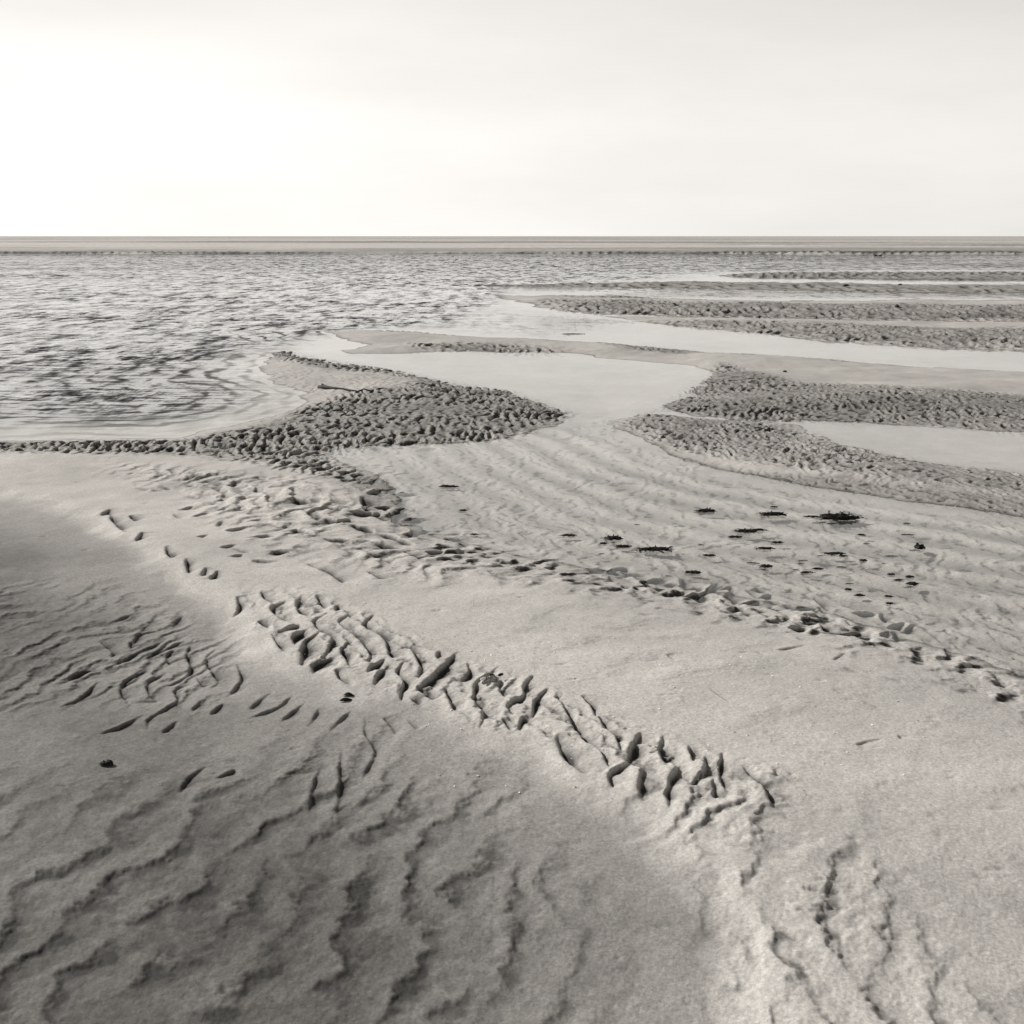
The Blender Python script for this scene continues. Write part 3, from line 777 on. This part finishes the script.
wr_i = np.unique(np.concatenate([np.arange(0, NR, 5), [NR - 1]]))
wc_i = np.unique(np.concatenate([np.arange(0, NC, 5), [NC - 1]]))
WX, WY = X[np.ix_(wr_i, wc_i)], Y[np.ix_(wr_i, wc_i)]
keep = WY[:, 0] > 3.5
WX, WY = WX[keep], WY[keep]
CHP = np.stack([WX.ravel(), WY.ravel()], 1)


def wzone(poly, fade):
    return sstep(poly_sd(CHP, gpoly(poly)), -fade * 0.5, fade).reshape(WX.shape)


chop = 0.02 + 0 * WX
S_Z = wzone([(-900, 254), (480, 254), (520, 290), (470, 320), (380, 330), (320, 338), (280, 348), (250, 362), (270, 385), (285, 403), (240, 420), (180, 430), (90, 436), (-900, 440)], 1.0)
S_CALM = wzone([(-700, 415), (103, 412), (220, 405), (300, 395), (300, 410), (180, 440), (-700, 455)], 0.5)
R_Z = wzone([(200, 254), (1700, 254), (1700, 272), (921, 270), (700, 272), (560, 290), (300, 290)], 6.0)
R_2 = wzone([(480, 290), (560, 296), (700, 284), (1700, 284), (1700, 300), (600, 298)], 2.0)
P3_L = wzone([(370, 322), (480, 300), (560, 314), (640, 322), (560, 338), (430, 330)], 1.5)
chop = np.maximum(chop, S_Z * (1 - 0.55 * S_CALM))
chop = np.maximum(chop, 1.5 * R_Z)
chop = np.maximum(chop, 0.4 * R_2)
chop = np.maximum(chop, 0.28 * P3_L)
chop *= 1 + 0.9 * sstep(WY, 35, 70)
chop *= np.where(WY > FB_Y, 0.08, 1)
WSD = SD[np.ix_(wr_i, wc_i)][keep]
swash = S_Z * np.exp(-np.maximum(-WSD, 0) / 1.6) * (WY < 22)
chop *= np.where((WY < 22) & (S_Z > 0.2), 1 - 0.65 * np.exp(-np.maximum(-WSD, 0) / 1.0), 1)
water_ob = grid_mesh('water', WX, WY, np.zeros_like(WX), {'chop': chop, 'shore': -WSD, 'swash': swash})
water_ob.data.materials.append(M_WATER)
water_ob['kind'] = 'structure'


# ------------------------------------------------------------------ small things
def zat(x, y):
    return float(grid_sample(HGT, np.array(x), np.array(y)))


def place(px, py, water=False):
    if water:
        x, y = ground(px, py, 0.0)
        return float(x), float(y), 0.0
    x, y = at_surface(np.array([px]), np.array([py]), HGT)
    return float(x[0]), float(y[0]), zat(float(x[0]), float(y[0]))


def mesh_obj(name, bm, mat, parent=None):
    me = bpy.data.meshes.new(name)
    bm.to_mesh(me)
    bm.free()
    for p in me.polygons:
        p.use_smooth = True
    me.materials.append(mat)
    ob = bpy.data.objects.new(name, me)
    COL.objects.link(ob)
    if parent is not None:
        ob.parent = parent
    return ob


def empty(name, loc, rz=0.0):
    o = bpy.data.objects.new(name, None)
    COL.objects.link(o)
    o.empty_display_size = 0.05
    o.location = loc
    o.rotation_euler = (0, 0, rz)
    return o


def tag(o, label, cat, group=None):
    o['label'] = label
    o['category'] = cat
    if group:
        o['group'] = group
    return o


def tube(bm, pts, radii, seg=7, flat=1.0):
    """tapered tube along a path"""
    rings = []
    n = len(pts)
    for i, (p, r) in enumerate(zip(pts, radii)):
        p = np.array(p, float)
        d = np.array(pts[min(i + 1, n - 1)], float) - np.array(pts[max(i - 1, 0)], float)
        d /= np.linalg.norm(d) + 1e-9
        s = np.cross(d, (0, 0, 1.0))
        if np.linalg.norm(s) < 1e-3:
            s = np.array([1.0, 0, 0])
        s /= np.linalg.norm(s)
        u = np.cross(s, d)
        rings.append([bm.verts.new(p + r * (math.cos(a) * s + math.sin(a) * u * flat)) for a in
                      [2 * math.pi * k / seg for k in range(seg)]])
    for a, b in zip(rings[:-1], rings[1:]):
        for k in range(seg):
            bm.faces.new((a[k], a[(k + 1) % seg], b[(k + 1) % seg], b[k]))
    bm.faces.new(rings[0][::-1])
    bm.faces.new(rings[-1])


def frond_into(bm, r, x0, y0, ang, length, width, lift, z0=0.0):
    """a limp ribbon of weed lying in curves"""
    n = 7
    x, y, a = x0, y0, ang
    prev = None
    turn = r.gauss(0, 0.5)
    for i in range(n + 1):
        t = i / n
        w = width * (1 - 0.8 * t) * (0.75 + 0.5 * r.random())
        z = z0 + lift * math.sin(math.pi * t) * (0.5 + 0.7 * r.random()) + 0.001
        sx, sy = -math.sin(a) * w, math.cos(a) * w
        tw = r.uniform(-0.8, 0.8) * w
        cur = (bm.verts.new((x + sx, y + sy, z + tw + 0.001)), bm.verts.new((x - sx, y - sy, max(z - tw, 0.0005))))
        if prev:
            bm.faces.new((prev[0], cur[0], cur[1], prev[1]))
        prev = cur
        a += turn / n * 2 + r.gauss(0, 0.35)
        x += math.cos(a) * length / n
        y += math.sin(a) * length / n


def weed_clump(lx, ly, h, count, seed, parts=0):
    """a mat of weed lx wide, ly deep: low ragged mound with many fronds; returns the root object"""
    r = random.Random(seed)
    bm = bmesh.new()
    # ragged mound
    nu, nv = 26, 5
    rings = []
    lob = [r.uniform(0.75, 1.12) for _ in range(nu)]
    for j in range(nv):
        t = j / nv
        rad = 1 - t ** 2.6
        ring = []
        for i in range(nu):
            a = 2 * math.pi * i / nu
            k = rad * lob[i] * r.uniform(0.9, 1.1)
            ring.append(bm.verts.new((0.5 * lx * math.cos(a) * k * 0.85, 0.5 * ly * math.sin(a) * k * 0.85,
                                      -0.004 + (1.0 * h * math.sin(t * math.pi / 2) + 0.006) * r.uniform(0.55, 1.15))))
        rings.append(ring)
    top = bm.verts.new((0, 0, h * 0.9))
    for A, B in zip(rings[:-1], rings[1:]):
        for i in range(nu):
            bm.faces.new((A[i], A[(i + 1) % nu], B[(i + 1) % nu], B[i]))
    for i in range(nu):
        bm.faces.new((rings[-1][i], rings[-1][(i + 1) % nu], top))
    for _ in range(count):
        a = r.uniform(0, 2 * math.pi)
        q = math.sqrt(r.random()) * 0.42
        ang = r.choice((0, math.pi)) + r.gauss(0, 0.7)
        frond_into(bm, r, lx * q * math.cos(a), ly * q * math.sin(a), ang, lx * r.uniform(0.2, 0.42),
                   min(0.011, 0.05 * lx + 0.0015) * r.uniform(0.5, 1.1), h * r.uniform(0.1, 0.4))
    if not parts:
        return mesh_obj('seaweed_clump', bm, M_WEED)
    root = empty('seaweed_clump', (0, 0, 0))
    mesh_obj('weed_mat', bm, M_WEED, root)
    for k in range(parts):
        b = bmesh.new()
        a = math.pi * (k + 0.5) / parts + r.uniform(-0.2, 0.2)
        frond_into(b, r, lx * 0.22 * math.cos(a), ly * 0.15, a + r.gauss(0, 0.4), lx * r.uniform(0.25, 0.4), 0.005, h * 0.8, h * 0.3)
        mesh_obj('frond', b, M_WEED, root)
    return root


def px_size(y):
    return math.hypot(y, CAM_H) / F


WEED_GROUP = 'dark seaweed scattered in the near pool'
named_weeds = [
    # px, py, width px, depth px, fronds(parts), label
    (838, 518.5, 42, 9, 6, 'largest black seaweed clump, a thick tangled mat in the right of the near pool'),
    (772, 515, 27, 5, 4, 'long black seaweed mat left of the largest tangled clump'),
    (706, 511.5, 20, 4.5, 3, 'isolated oval black seaweed clump farthest left of the row in the pool'),
    (745, 532, 20, 5, 3, 'dark seaweed strip with a ragged left end below the long mat'),
    (758, 530.5, 15, 3, 0, 'slim dark seaweed strip touching the right end of the ragged one'),
    (734, 537.5, 15, 3, 0, 'small dark seaweed scrap just under the ragged strip'),
    (765, 549, 18, 3.5, 0, 'dark seaweed bar below and right of the ragged strip'),
    (777, 543, 13, 2.5, 0, 'thin seaweed wisp above the dark bar'),
    (709, 556, 14, 2.5, 0, 'thin dark seaweed sliver alone left of the pool middle'),
    (655, 550, 32, 5, 3, 'long dark seaweed strip near the left group in the pool'),
    (613, 539, 20, 5.5, 3, 'bushy dark seaweed clump uppermost of the left group'),
    (622, 547, 16, 3.5, 0, 'flat dark seaweed clump below the bushy one'),
    (603, 544, 8, 2.5, 0, 'small dark seaweed scrap at the left foot of the bushy clump'),
    (569, 536, 17, 3, 0, 'faint dark seaweed strip left of the bushy clump'),
    (693, 573, 18, 4, 0, 'dark seaweed bar close above the lumpy near shore'),
    (834, 554, 22, 3, 0, 'crooked thin line of seaweed in the right of the pool'),
    (843, 556.5, 9, 2.5, 0, 'short seaweed piece at the right end of the crooked line'),
    (806, 573, 13, 2.6, 0, 'lower left of two parallel dark seaweed slivers'),
    (818, 569.5, 12, 2.6, 0, 'upper right of two parallel dark seaweed slivers'),
    (766, 567, 14, 4, 0, 'rounded dark seaweed scrap left of the two parallel slivers'),
    (863, 561, 9, 3, 0, 'dark seaweed dot right of the crooked line'),
    (919, 548, 11, 7, 3, 'upright dark seaweed clump at the right edge of the photo'),
    (912, 584.5, 14, 4, 0, 'dark seaweed clump low in the right corner of the pool'),
    (909, 577.5, 10, 3, 0, 'smaller seaweed scrap above the right corner clump'),
    (448, 487, 22, 3.2, 0, 'dark seaweed strip alone in the upper left of the near pool'),
    (463, 511, 9, 2.5, 0, 'small dark seaweed scrap below the upper left strip'),
    (474, 535, 10, 2.2, 0, 'pale edged seaweed scrap near the left shore of the pool'),
    (774, 507.5, 8, 1.6, 0, 'tiny seaweed scrap above the long black mat'),
    (861, 535.5, 9, 2.2, 0, 'tiny seaweed scrap below and right of the largest clump'),
    (811, 517, 18, 2, 0, 'thin trail of seaweed joining the long mat and the largest clump'),
    (859, 596, 11, 3, 0, 'dark seaweed scrap just off the right end of the shore lumps'),
    (848, 590, 8, 3, 0, 'small round seaweed scrap above the shore lumps at right'),
    (891, 575, 9, 2, 0, 'thin seaweed scrap left of the two right corner scraps'),
    (888, 597, 9, 2.5, 0, 'dark seaweed scrap below the right corner clump'),
    (889, 604, 9, 2.5, 0, 'lowest dark seaweed scrap in the right of the near pool'),
]
for i, (px, py, w, d, parts, lab) in enumerate(named_weeds):
    x, y, _ = place(px, py, True)
    s = px_size(y)
    lx = w * s * 1.05
    ly = max(d * s * 2.0, lx * 0.2)
    h = max(0.006, d * s * 0.5)
    o = weed_clump(lx, ly, h, 34 if parts else 14, 100 + i, parts)
    o.location = (x, y - ly * 0.1, 0.002)
    o.rotation_euler = (0, 0, random.uniform(-0.12, 0.12))
    tag(o, lab, 'seaweed', WEED_GROUP)

# many tiny scraps
proto = weed_clump(0.060, 0.018, 0.004, 7, 900)
proto.data.name = 'seaweed_scrap'
proto.name = 'seaweed_scrap'
r = random.Random(5)
spots = []
while len(spots) < 20:
    px, py = r.uniform(600, 925), r.gauss(563, 22)
    if not (520 < py < 612):
        continue
    gx, gy = ground(px, py)
    if grid_sample(SD, np.array(float(gx)), np.array(float(gy))) > -0.10:
        continue
    spots.append((float(gx), float(gy)))
for i, (gx, gy) in enumerate(spots):
    o = proto if i == 0 else proto.copy()
    if i:
        COL.objects.link(o)
    o.location = (gx, gy, 0.0015)
    k = r.uniform(0.4, 1.1)
    o.scale = (k * r.uniform(0.7, 1.5), k * r.uniform(0.6, 1.1), k)
    o.rotation_euler = (0, 0, r.gauss(0, 0.3))
    tag(o, 'tiny dark seaweed scrap afloat in the near pool', 'seaweed', 'tiny seaweed scraps in the near pool')

# weed on the far wet flats
for i, (px, py, w, d, lab) in enumerate([
        (846, 285, 7, 2.4, 'small dark seaweed heap on the far sand line at right'),
        (900, 287.5, 5, 2.0, 'smaller dark seaweed heap farther right on the far sand line'),
        (897, 306, 4, 3.0, 'dark seaweed tuft on the upper right rippled bar'),
        (572, 334, 24, 0.5, 'thin dark seaweed line lying in the long pale channel'),
        (785, 372, 5, 1.6, 'tiny dark scrap of weed on the smooth right bar'),
        (107, 765, 14, 5, 'dark seaweed scrap at the lower left edge of the photo'),
]):
    x, y, z = place(px, py, 325 < py < 336)
    s = px_size(y)
    o = weed_clump(w * s, max(d * s * 2.0, min(w * s * 0.3, 0.06)), max(0.005, d * s * 0.8), 12, 300 + i)
    o.location = (x, y, z + 0.001)
    tag(o, lab, 'seaweed')

# ------------------------------------------------------------------ stick on the middle bar
pts = []
pix = [(319, 388.2), (324, 388.6), (330, 389.0), (336, 389.3), (343, 389.6), (350, 390.4), (358, 391.0), (364, 390.2), (371, 389.4), (379, 389.2), (387, 389.0)]
rad = [0.020, 0.026, 0.019, 0.014, 0.012, 0.013, 0.016, 0.012, 0.011, 0.008, 0.004]
root = None
for (a, b), rr in zip(pix, rad):
    x, y, z = place(a, b)
    pts.append((x, y, z + rr * 0.7))
o0 = np.array(pts[5])
root = empty('driftwood_stick', tuple(o0))
tag(root, 'dark driftwood stick with a knobbly left end lying on the smooth middle bar', 'stick')
bm = bmesh.new()
tube(bm, [tuple(np.array(p) - o0) for p in pts], rad, 9)
mesh_obj('branch', bm, M_WOOD, root)
bm = bmesh.new()
p0 = np.array(pts[1]) - o0
tube(bm, [p0 + (0.0, 0, -0.008), p0 + (-0.012, 0.02, 0.018), p0 + (-0.03, 0.03, 0.034)], [0.018, 0.015, 0.007], 7)
tube(bm, [p0 + (0.02, 0, -0.004), p0 + (0.04, -0.03, 0.004), p0 + (0.06, -0.05, 0.0)], [0.016, 0.013, 0.006], 7)
mesh_obj('root_knob', bm, M_WOOD, root)
bm = bmesh.new()
p1 = np.array(pts[6]) - o0
tube(bm, [p1, p1 + (0.02, -0.05, -0.004), p1 + (0.06, -0.09, -0.010)], [0.010, 0.007, 0.003], 6)
mesh_obj('twig', bm, M_WOOD, root)


# ------------------------------------------------------------------ shells
def valve_bm(l, w, h, seed):
    """half a mussel: pointed hinge, round far end, domed"""
    bm = bmesh.new()
    nu, nv = 18, 6
    rows = []
    for j in range(nv + 1):
        t = j / nv
        row = []
        for i in range(nu):
            a = 2 * math.pi * i / nu
            cx = math.cos(a)
            x = l * 0.5 * cx
            y = w * 0.5 * math.sin(a) * (0.72 + 0.28 * cx) ** 1.0
            row.append(bm.verts.new((x * (1 - t) - 0.08 * l * t, y * (1 - t), h * math.sin(t * math.pi / 2))))
        rows.append(row)
    for A, B in zip(rows[:-1], rows[1:]):
        for i in range(nu):
            bm.faces.new((A[i], A[(i + 1) % nu], B[(i + 1) % nu], B[i]))
    bmesh.ops.remove_doubles(bm, verts=bm.verts, dist=1e-5)
    return bm


x, y, z = place(347, 699)
root = empty('mussel_shell', (x, y, z + 0.001), 0.12)
tag(root, 'open black mussel shell with a white fleck lying in the damp trough', 'shell')
v = mesh_obj('valve', valve_bm(0.050, 0.022, 0.010, 1), M_MUSSEL, root)
v.location = (-0.004, -0.012, 0)
v.rotation_euler = (0.1, 0, 0.08)
v = mesh_obj('valve', valve_bm(0.048, 0.022, 0.012, 2), M_MUSSEL, root)
v.location = (0.006, 0.020, 0.004)
v.rotation_euler = (-0.35, 0, -0.22)
bm = bmesh.new()
bmesh.ops.create_icosphere(bm, subdivisions=2, radius=0.0035)
for q in bm.verts:
    q.co.z *= 0.5
lin = mesh_obj('lining', bm, M_NACRE, root)
lin.location = (0.002, 0.022, 0.0175)

x, y, z = place(490, 680)
root = empty('crab_shell', (x, y, z + 0.006), 0.5)
tag(root, 'broken mottled black and white shell lodged in a sand ripple', 'shell')
bm = bmesh.new()
r = random.Random(3)
nu, nv = 16, 5
rows = []
for j in range(nv + 1):
    t = j / nv
    rows.append([bm.verts.new((0.040 * math.cos(2 * math.pi * i / nu) * (1 - t) ** 0.6 + r.gauss(0, 0.0012),
                               0.013 * math.sin(2 * math.pi * i / nu) * (1 - t) ** 0.6 + r.gauss(0, 0.0012),
                               -0.008 + 0.017 * math.sin(t * math.pi / 2) + r.gauss(0, 0.0012))) for i in range(nu)])
for A, B in zip(rows[:-1], rows[1:]):
    for i in range(nu):
        bm.faces.new((A[i], A[(i + 1) % nu], B[(i + 1) % nu], B[i]))
bm.faces.new(rows[-1])
mesh_obj('shell_plate', bm, M_MOTTLE, root)
for k, (dx, dy, l) in enumerate([(-0.030, -0.003, 0.016), (0.046, 0.002, 0.014), (0.012, 0.010, 0.014)]):
    b = bmesh.new()
    bmesh.ops.create_icosphere(b, subdivisions=2, radius=1)
    for q in b.verts:
        q.co.x *= l
        q.co.y *= 0.005
        q.co.z *= 0.006
    s = mesh_obj('shell_shard', b, M_MUSSEL if k else M_SHELL, root)
    s.location = (dx, dy, 0.006)
    s.rotation_euler = (0, 0, r.uniform(-0.4, 0.4))


def shard_bm(seed):
    r = random.Random(seed)
    bm = bmesh.new()
    n = 7
    c0 = bm.verts.new((0, 0, 0.35))
    ring = [bm.verts.new((r.uniform(0.7, 1.2) * math.cos(2 * math.pi * i / n), r.uniform(0.5, 1.0) * math.sin(2 * math.pi * i / n), r.uniform(-0.1, 0.15)))
            for i in range(n)]
    low = [bm.verts.new((q.co.x * 0.9, q.co.y * 0.9, -0.35)) for q in ring]
    for i in range(n):
        bm.faces.new((c0, ring[i], ring[(i + 1) % n]))
        bm.faces.new((ring[i], low[i], low[(i + 1) % n], ring[(i + 1) % n]))
    bm.faces.new(low[::-1])
    return bm


shard_pool = None
r = random.Random(21)


def scatter(name, label, cat, group, mat, count, box, smin, smax, ok):
    proto = mesh_obj(name, shard_bm(len(name)), mat)
    for p in proto.data.polygons:
        p.use_smooth = False
    k = 0
    while k < count:
        px, py = r.uniform(box[0], box[2]), r.uniform(box[1], box[3])
        if not ok(px, py):
            continue
        x, y, z = place(px, py)
        o = proto if k == 0 else proto.copy()
        if k:
            COL.objects.link(o)
        s = r.uniform(smin, smax) * (y / 4.5) ** 0.7
        o.location = (x, y, z + s * 0.2)
        o.scale = (s, s * r.uniform(0.6, 1), s * 0.7)
        o.rotation_euler = (r.gauss(0, 0.3), r.gauss(0, 0.3), r.uniform(0, 6.28))
        tag(o, label, cat, group)
        k += 1


def on_bar(px, py):
    return py > 535 + (px - 300) * 0.16 + 35 and py > 560 + (px - 240) * 0.0 and px > 240 + (py - 580) * 0.9


scatter('shell_fragment', 'tiny white shell fragment lying on the pale near sandbar', 'shell', 'white shell fragments on the near bar',
        M_SHELL, 160, (250, 560, 925, 800), 0.0036, 0.0068, on_bar)
scatter('pebble', 'tiny dark pebble lying on the pale near sandbar', 'pebble', 'dark pebbles on the near bar',
        M_STONE, 45, (250, 560, 925, 800), 0.0018, 0.0038, on_bar)


# ------------------------------------------------------------------ two birds on the far flat
def bird(px, py, facing, label, seed):
    x, y, z = place(px, py)
    root = empty('wading_bird', (x, y, z), facing)
    tag(root, label, 'bird', 'pair of wading birds on the far flat')
    bm = bmesh.new()
    path = [(-0.20, 0, 0.17), (-0.14, 0, 0.185), (-0.06, 0, 0.20), (0.04, 0, 0.215), (0.10, 0, 0.24), (0.135, 0, 0.28), (0.155, 0, 0.315), (0.175, 0, 0.335), (0.20, 0, 0.335), (0.222, 0, 0.33)]
    tube(bm, path, [0.012, 0.045, 0.078, 0.080, 0.060, 0.036, 0.030, 0.036, 0.030, 0.012], 10)
    mesh_obj('body', bm, M_BIRD, root)
    bm = bmesh.new()
    tube(bm, [(0.215, 0, 0.328), (0.25, 0, 0.322), (0.29, 0, 0.312)], [0.010, 0.007, 0.002], 6)
    mesh_obj('beak', bm, M_BEAK, root)
    for s in (-1, 1):
        bm = bmesh.new()
        tube(bm, [(0.02, s * 0.03, 0.16), (0.0, s * 0.03, 0.085), (0.01, s * 0.03, 0.004)], [0.014, 0.006, 0.006], 6)
        for dy in (-0.018, 0, 0.018):
            tube(bm, [(0.01, s * 0.03, 0.005), (0.05, s * 0.03 + dy, 0.003)], [0.005, 0.003], 5)
        mesh_obj('leg', bm, M_BEAK, root)
        bm = bmesh.new()
        tube(bm, [(0.06, s * 0.066, 0.235), (-0.04, s * 0.078, 0.215), (-0.15, s * 0.04, 0.19), (-0.24, s * 0.012, 0.172)], [0.02, 0.04, 0.03, 0.004], 8, 1.0)
        mesh_obj('wing', bm, M_BIRD, root)


bird(876, 253.4, 2.9, 'left one of two dark wading birds standing on the far flat', 1)
bird(880.3, 253.3, 0.3, 'right one of two dark wading birds standing on the far flat', 2)

# ------------------------------------------------------------------ daylight
SKY_H, SKY_HAZE, SKY_TOP = 0.44, 8.9, 0.9
SUN_EL, SUN_AZ = math.radians(30), math.radians(-56)      # azimuth from the view direction, negative = left
world = bpy.data.worlds.new('World')
scene.world = world
world.use_nodes = True
wt = world.node_tree
wt.nodes.clear()
wo = wt.nodes.new('ShaderNodeOutputWorld')
bg = wt.nodes.new('ShaderNodeBackground')
sky = wt.nodes.new('ShaderNodeTexSky')
sky.sky_type = 'NISHITA'
sky.sun_disc = False
sky.sun_elevation = SUN_EL
sky.sun_rotation = SUN_AZ
sky.dust_density = 1.0
bw = wt.nodes.new('ShaderNodeRGBToBW')
wt.links.new(sky.outputs[0], bw.inputs[0])
tc = wt.nodes.new('ShaderNodeTexCoord')
mp = wt.nodes.new('ShaderNodeMapping')
mp.inputs['Scale'].default_value = (1.2, 1.2, 5.0)
wt.links.new(tc.outputs['Generated'], mp.inputs['Vector'])
cn = wt.nodes.new('ShaderNodeTexNoise')
cn.inputs['Scale'].default_value = 1.6
cn.inputs['Detail'].default_value = 6
cn.inputs['Roughness'].default_value = 0.55
wt.links.new(mp.outputs[0], cn.inputs['Vector'])
sep = wt.nodes.new('ShaderNodeSeparateXYZ')
wt.links.new(tc.outputs['Generated'], sep.inputs[0])
up_z = mathn(wt, 'MAXIMUM', sep.outputs['Z'], 0.0)
# bright haze low down, thinning with height
hz = mathn(wt, 'POWER', mathn(wt, 'DIVIDE', up_z, SKY_H), 2.0)
hz = mathn(wt, 'EXPONENT', mathn(wt, 'MULTIPLY', hz, -1.0))
# haze is brighter on the sun's side
dt = wt.nodes.new('ShaderNodeVectorMath')
dt.operation = 'DOT_PRODUCT'
wt.links.new(tc.outputs['Generated'], dt.inputs[0])
dt.inputs[1].default_value = (math.sin(SUN_AZ), math.cos(SUN_AZ), 0)
side = mathn(wt, 'ADD', mathn(wt, 'MULTIPLY', dt.outputs['Value'], 0.30), 0.76)
haze = mathn(wt, 'ADD', mathn(wt, 'MULTIPLY', mathn(wt, 'MULTIPLY', hz, side), SKY_HAZE), SKY_TOP)
cl = mathn(wt, 'ADD', mathn(wt, 'MULTIPLY', cn.outputs[0], 0.44), 0.79)
haze = mathn(wt, 'MULTIPLY', haze, cl)
v = mathn(wt, 'ADD', mathn(wt, 'MULTIPLY', bw.outputs[0], 0.12), haze)
tint = wt.nodes.new('ShaderNodeVectorMath')
tint.operation = 'SCALE'
tint.inputs[0].default_value = (1.0, 0.97, 0.93)
wt.links.new(v, tint.inputs['Scale'])
wt.links.new(tint.outputs[0], bg.inputs['Color'])
bg.inputs['Strength'].default_value = 0.10
wt.links.new(bg.outputs[0], wo.inputs[0])

sun = bpy.data.lights.new('sun', 'SUN')
sun.energy = 4.9
sun.angle = math.radians(2.0)
sun.color = (1.0, 0.965, 0.92)
so = bpy.data.objects.new('sun', sun)
COL.objects.link(so)
dirv = np.array([math.sin(SUN_AZ) * math.cos(SUN_EL), math.cos(SUN_AZ) * math.cos(SUN_EL), math.sin(SUN_EL)])
from mathutils import Vector
so.rotation_euler = Vector(dirv).to_track_quat('Z', 'Y').to_euler()
so.location = (-5, 5, 8)

scene.view_settings.view_transform = 'Standard'
scene.view_settings.look = 'None'
scene.view_settings.exposure = 0
scene.view_settings.gamma = 1
scene.cycles.max_bounces = 6
scene.cycles.transparent_max_bounces = 8
scene.cycles.caustics_reflective = False
scene.cycles.caustics_refractive = False
